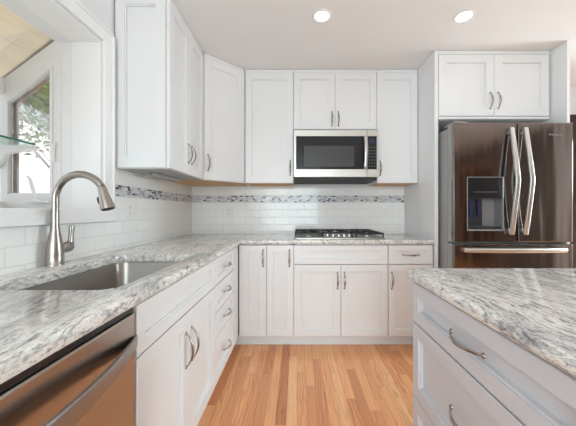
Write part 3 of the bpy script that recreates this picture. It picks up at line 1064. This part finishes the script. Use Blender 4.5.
dr_ = panel_hole(0.0, xd, 0.046, 0.466, 0.022, xd - 0.002, 0.116, 0.412, 0.0, 0.030).build('door', M['steell'], mw)
gl = MB().box(0.0222, xd - 0.0022, 0.002, 0.012, 0.1162, 0.4118).build('door_glass', M['glassblk'], dr_)
MB().box(0.093, 0.540, 0.0008, 0.0018, 0.140, 0.325).build('door_screen', M['mesh'], dr_)
b = MB()
pts = [(xd - 0.018, 0.002, 0.122), (xd - 0.018, -0.026, 0.135), (xd - 0.016, -0.036, 0.19), (xd - 0.015, -0.040, 0.265), (xd - 0.016, -0.036, 0.34), (xd - 0.018, -0.026, 0.395), (xd - 0.018, 0.002, 0.408)]
b.tube(pts, [0.013, 0.015, 0.0155, 0.016, 0.0155, 0.015, 0.013], 16, flat=(0.5, (1, 0, 0)), sq=0.7)
b.build('handle', M['bright'], dr_, 50)
cp = panel_hole(xd + 0.002, W_, 0.046, 0.466, xd + 0.006, W_ - 0.012, 0.116, 0.412, 0.0, 0.030).build('control_frame', M['steell'], mw)
k_ = MB().box(xd + 0.0062, W_ - 0.0122, 0.002, 0.012, 0.1162, 0.4118).build('control_panel', M['glassblk'], mw)
MB().box(xd + 0.016, W_ - 0.024, 0.0012, 0.0019, 0.345, 0.390).build('display', M['display'], k_)
keym = simple('keypad_grey', (0.16, 0.16, 0.18), 0.5)
for i in range(7):
    for j in range(3):
        x = xd + 0.020 + j * 0.022
        z = 0.140 + i * 0.028
        MB().box(x, x + 0.012, 0.0012, 0.0019, z, z + 0.006).build('key', keym, k_)

# ------------------------------------------------------------------ refrigerator
fr = empty('refrigerator', (1.150, 2.020, 0.0))
tag(fr, 'stainless french door refrigerator with water dispenser and bottom freezer', 'refrigerator')
FW = 0.903
MB().box(0.016, FW - 0.004, 0.092, 0.760, FZ + 0.02, 1.785, 0.004).build('body', M['fside'], fr)
for x in (0.03, FW - 0.13):
    MB().box(x, x + 0.10, 0.03, 0.17, 1.8075, 1.822, 0.005).build('hinge_cover', M['fside'], fr)
xs = 0.490
DZ0, DZ1 = 0.915, 1.806
hx0, hx1, hz0, hz1 = 0.112, 0.382, 1.000, 1.400
dl = panel_hole(0.013, xs - 0.003, DZ0, DZ1, hx0, hx1, hz0, hz1, 0.0, 0.024, 0.008).build('door', M['steelv'], fr)
panel_hole(0.015, xs - 0.004, DZ0 + 0.002, DZ1 - 0.002, hx0, hx1, hz0, hz1, 0.0245, 0.085, 0.002).build('door_liner', M['fside'], dl)
drr = MB().box(xs + 0.003, FW, 0.0, 0.024, DZ0, DZ1, 0.008, 3).build('door', M['steelv'], fr)
MB().box(xs + 0.004, FW - 0.002, 0.0245, 0.085, DZ0 + 0.002, DZ1 - 0.002).build('door_liner', M['fside'], drr)
fz_ = MB().box(0.013, FW, 0.0, 0.024, 0.12, 0.900, 0.008, 3).build('freezer_drawer', M['steelv'], fr)
MB().box(0.015, FW - 0.002, 0.0245, 0.085, 0.122, 0.898).build('drawer_liner', M['fside'], fz_)
MB().box(0.02, FW - 0.02, 0.05, 0.09, FZ + 0.004, 0.115).build('kick_grille', M['dark'], fr)
def bow_pull(x, z0, z1, bow, name, parent):
    b = MB()
    pts, rad = [], []
    for i in range(21):
        t = i / 20
        o = 0.022 + (bow - 0.022) * (1 - abs(2 * t - 1) ** 1.15)
        pts.append((x, -o, z0 + t * (z1 - z0)))
        rad.append(0.0165)
    b.tube(pts, rad, 20, flat=(0.48, (1, 0, 0)), sq=0.5)
    for z in (z0 + 0.025, z1 - 0.025):
        b.box(x - 0.011, x + 0.011, -0.026, -0.0005, z - 0.018, z + 0.018, 0.003)
    return b.build(name, M['bright'], parent, 50)
bow_pull(0.428, 0.975, 1.760, 0.080, 'handle', dl)
bow_pull(0.530, 0.975, 1.760, 0.080, 'handle', drr)
b = MB()
pts = []
for i in range(21):
    t = i / 20
    pts.append((0.080 + t * 0.755, -(0.020 + 0.026 * math.sin(PI * t) ** 0.6), 0.858))
b.tube(pts, 0.0165, 12, flat=(0.5, (0, 0, 1)))
for x in (0.095, 0.820):
    b.box(x - 0.015, x + 0.015, -0.024, -0.0005, 0.847, 0.869, 0.003)
b.build('handle', M['steell'], fz_, 50)
# dispenser
ds = MB()
def rr(a0, a1, c0, c1, y): return [(a0, y, c0), (a1, y, c0), (a1, y, c1), (a0, y, c1)]
ds.loops([rr(hx0 - 0.001, hx1 + 0.001, hz0 - 0.001, hz1 + 0.001, -0.0012), rr(hx0 + 0.006, hx1 - 0.006, hz0 + 0.006, hz1 - 0.004, -0.0025), rr(hx0 + 0.007, hx1 - 0.007, hz0 + 0.012, hz1 - 0.005, 0.004), rr(hx0 + 0.010, hx1 - 0.010, hz0 + 0.02, hz1 - 0.006, 0.078)], False, True)
ds = ds.build('dispenser', M['plastic'], dl)
MB().box(hx0 + 0.002, hx1 - 0.002, -0.0035, 0.030, 1.240, hz1 - 0.0045, 0.003).build('control_panel', M['black'], ds)
b = MB()
for k in range(9):
    b.box(hx0 + 0.050 + k * 0.020, hx0 + 0.062 + k * 0.020, -0.0042, -0.0036, 1.286, 1.290)
b.build('control_print', M['ink'], ds)
MB().box(hx0 + 0.012, hx0 + 0.150, 0.055, 0.077, 1.035, 1.238).build('nozzle_housing', M['dark'], ds)
for x in (0.150, 0.212):
    b = MB()
    b.prism([(0.040, 1.235), (0.050, 1.235), (0.034, 1.10), (0.024, 1.10)], 'x', x, x + 0.026)
    b.build('paddle', M['display'], ds)
MB().box(hx0 + 0.012, hx1 - 0.012, 0.002, 0.070, 1.0215, 1.030).build('drip_tray', M['dark'], ds)
# maker's lettering
cu = bpy.data.curves.new('logo_text', 'FONT')
cu.body = 'Whirlpool'
cu.size = 0.024
cu.extrude = 0.0004
cu.align_x = 'CENTER'
to = bpy.data.objects.new('logo_text', cu)
COL.objects.link(to)
bpy.context.view_layer.update()
me = bpy.data.meshes.new_from_object(to)
bpy.data.objects.remove(to)
lg = bpy.data.objects.new('logo', me)
me.materials.append(M['ink'])
COL.objects.link(lg)
lg.parent = drr
lg.rotation_euler = (PI / 2, 0, 0)
lg.location = (0.768, -0.0008, 1.706)

# ------------------------------------------------------------------ outlets
def outlet(loc, rz, wd, label, gangs):
    o = empty('outlet', loc, rz)
    tag(o, label, 'outlet')
    MB().box(-wd / 2, wd / 2, -0.006, -0.0004, -0.057, 0.057, 0.002).build('cover_plate', M['white_plastic'], o)
    for gx, kind in gangs:
        if kind == 'o':
            for z in (-0.020, 0.020):
                f = MB().box(gx - 0.016, gx + 0.016, -0.0085, -0.0062, z - 0.014, z + 0.014, 0.003).build('socket', M['white_plastic'], o)
                b = MB()
                b.box(gx - 0.008, gx - 0.005, -0.0090, -0.0086, z - 0.002, z + 0.008)
                b.box(gx + 0.005, gx + 0.008, -0.0090, -0.0086, z - 0.002, z + 0.008)
                b.box(gx - 0.002, gx + 0.002, -0.0090, -0.0086, z - 0.010, z - 0.006)
                b.build('socket_slots', M['slot'], f)
        else:
            MB().box(gx - 0.016, gx + 0.016, -0.0095, -0.0062, -0.033, 0.033, 0.002).build('rocker', M['white_plastic'], o)
outlet((-0.705, YB - 0.0084, 1.140), 0, 0.072, 'white duplex outlet on the back tile wall under the mosaic band', [(0, 'o')])
outlet((XL + 0.0084, 1.785, 1.148), R90, 0.116, 'white double-gang plate on the left tile wall beside the window sill', [(-0.024, 'o'), (0.024, 's')])

# ------------------------------------------------------------------ recessed ceiling lights
def downlight(x, y, label):
    o = empty('recessed_light', (x, y, ZC))
    tag(o, label, 'ceiling light', 'recessed ceiling lights')
    MB().lathe([(0.066, -0.0005), (0.064, -0.004), (0.050, -0.006), (0.046, -0.0015)], n=32, cap0=False, cap1=False).build('trim_ring', M['trim'], o, 40)
    MB().lathe([(0.046, -0.0006), (0.046, -0.0012)], n=32).build('lens', M['lamp'], o)
    l = light('lamp_glow', 'SPOT', (x, y, ZC - 0.03), (0, 0, 0), 0.9, (1.0, 0.90, 0.80), spot_size=math.radians(140), spot_blend=0.8, shadow_soft_size=0.05)
downlight(0.167, 1.8175, 'round recessed ceiling light above the floor before the cooktop')
downlight(1.117, 1.82, 'round recessed ceiling light just before the refrigerator')
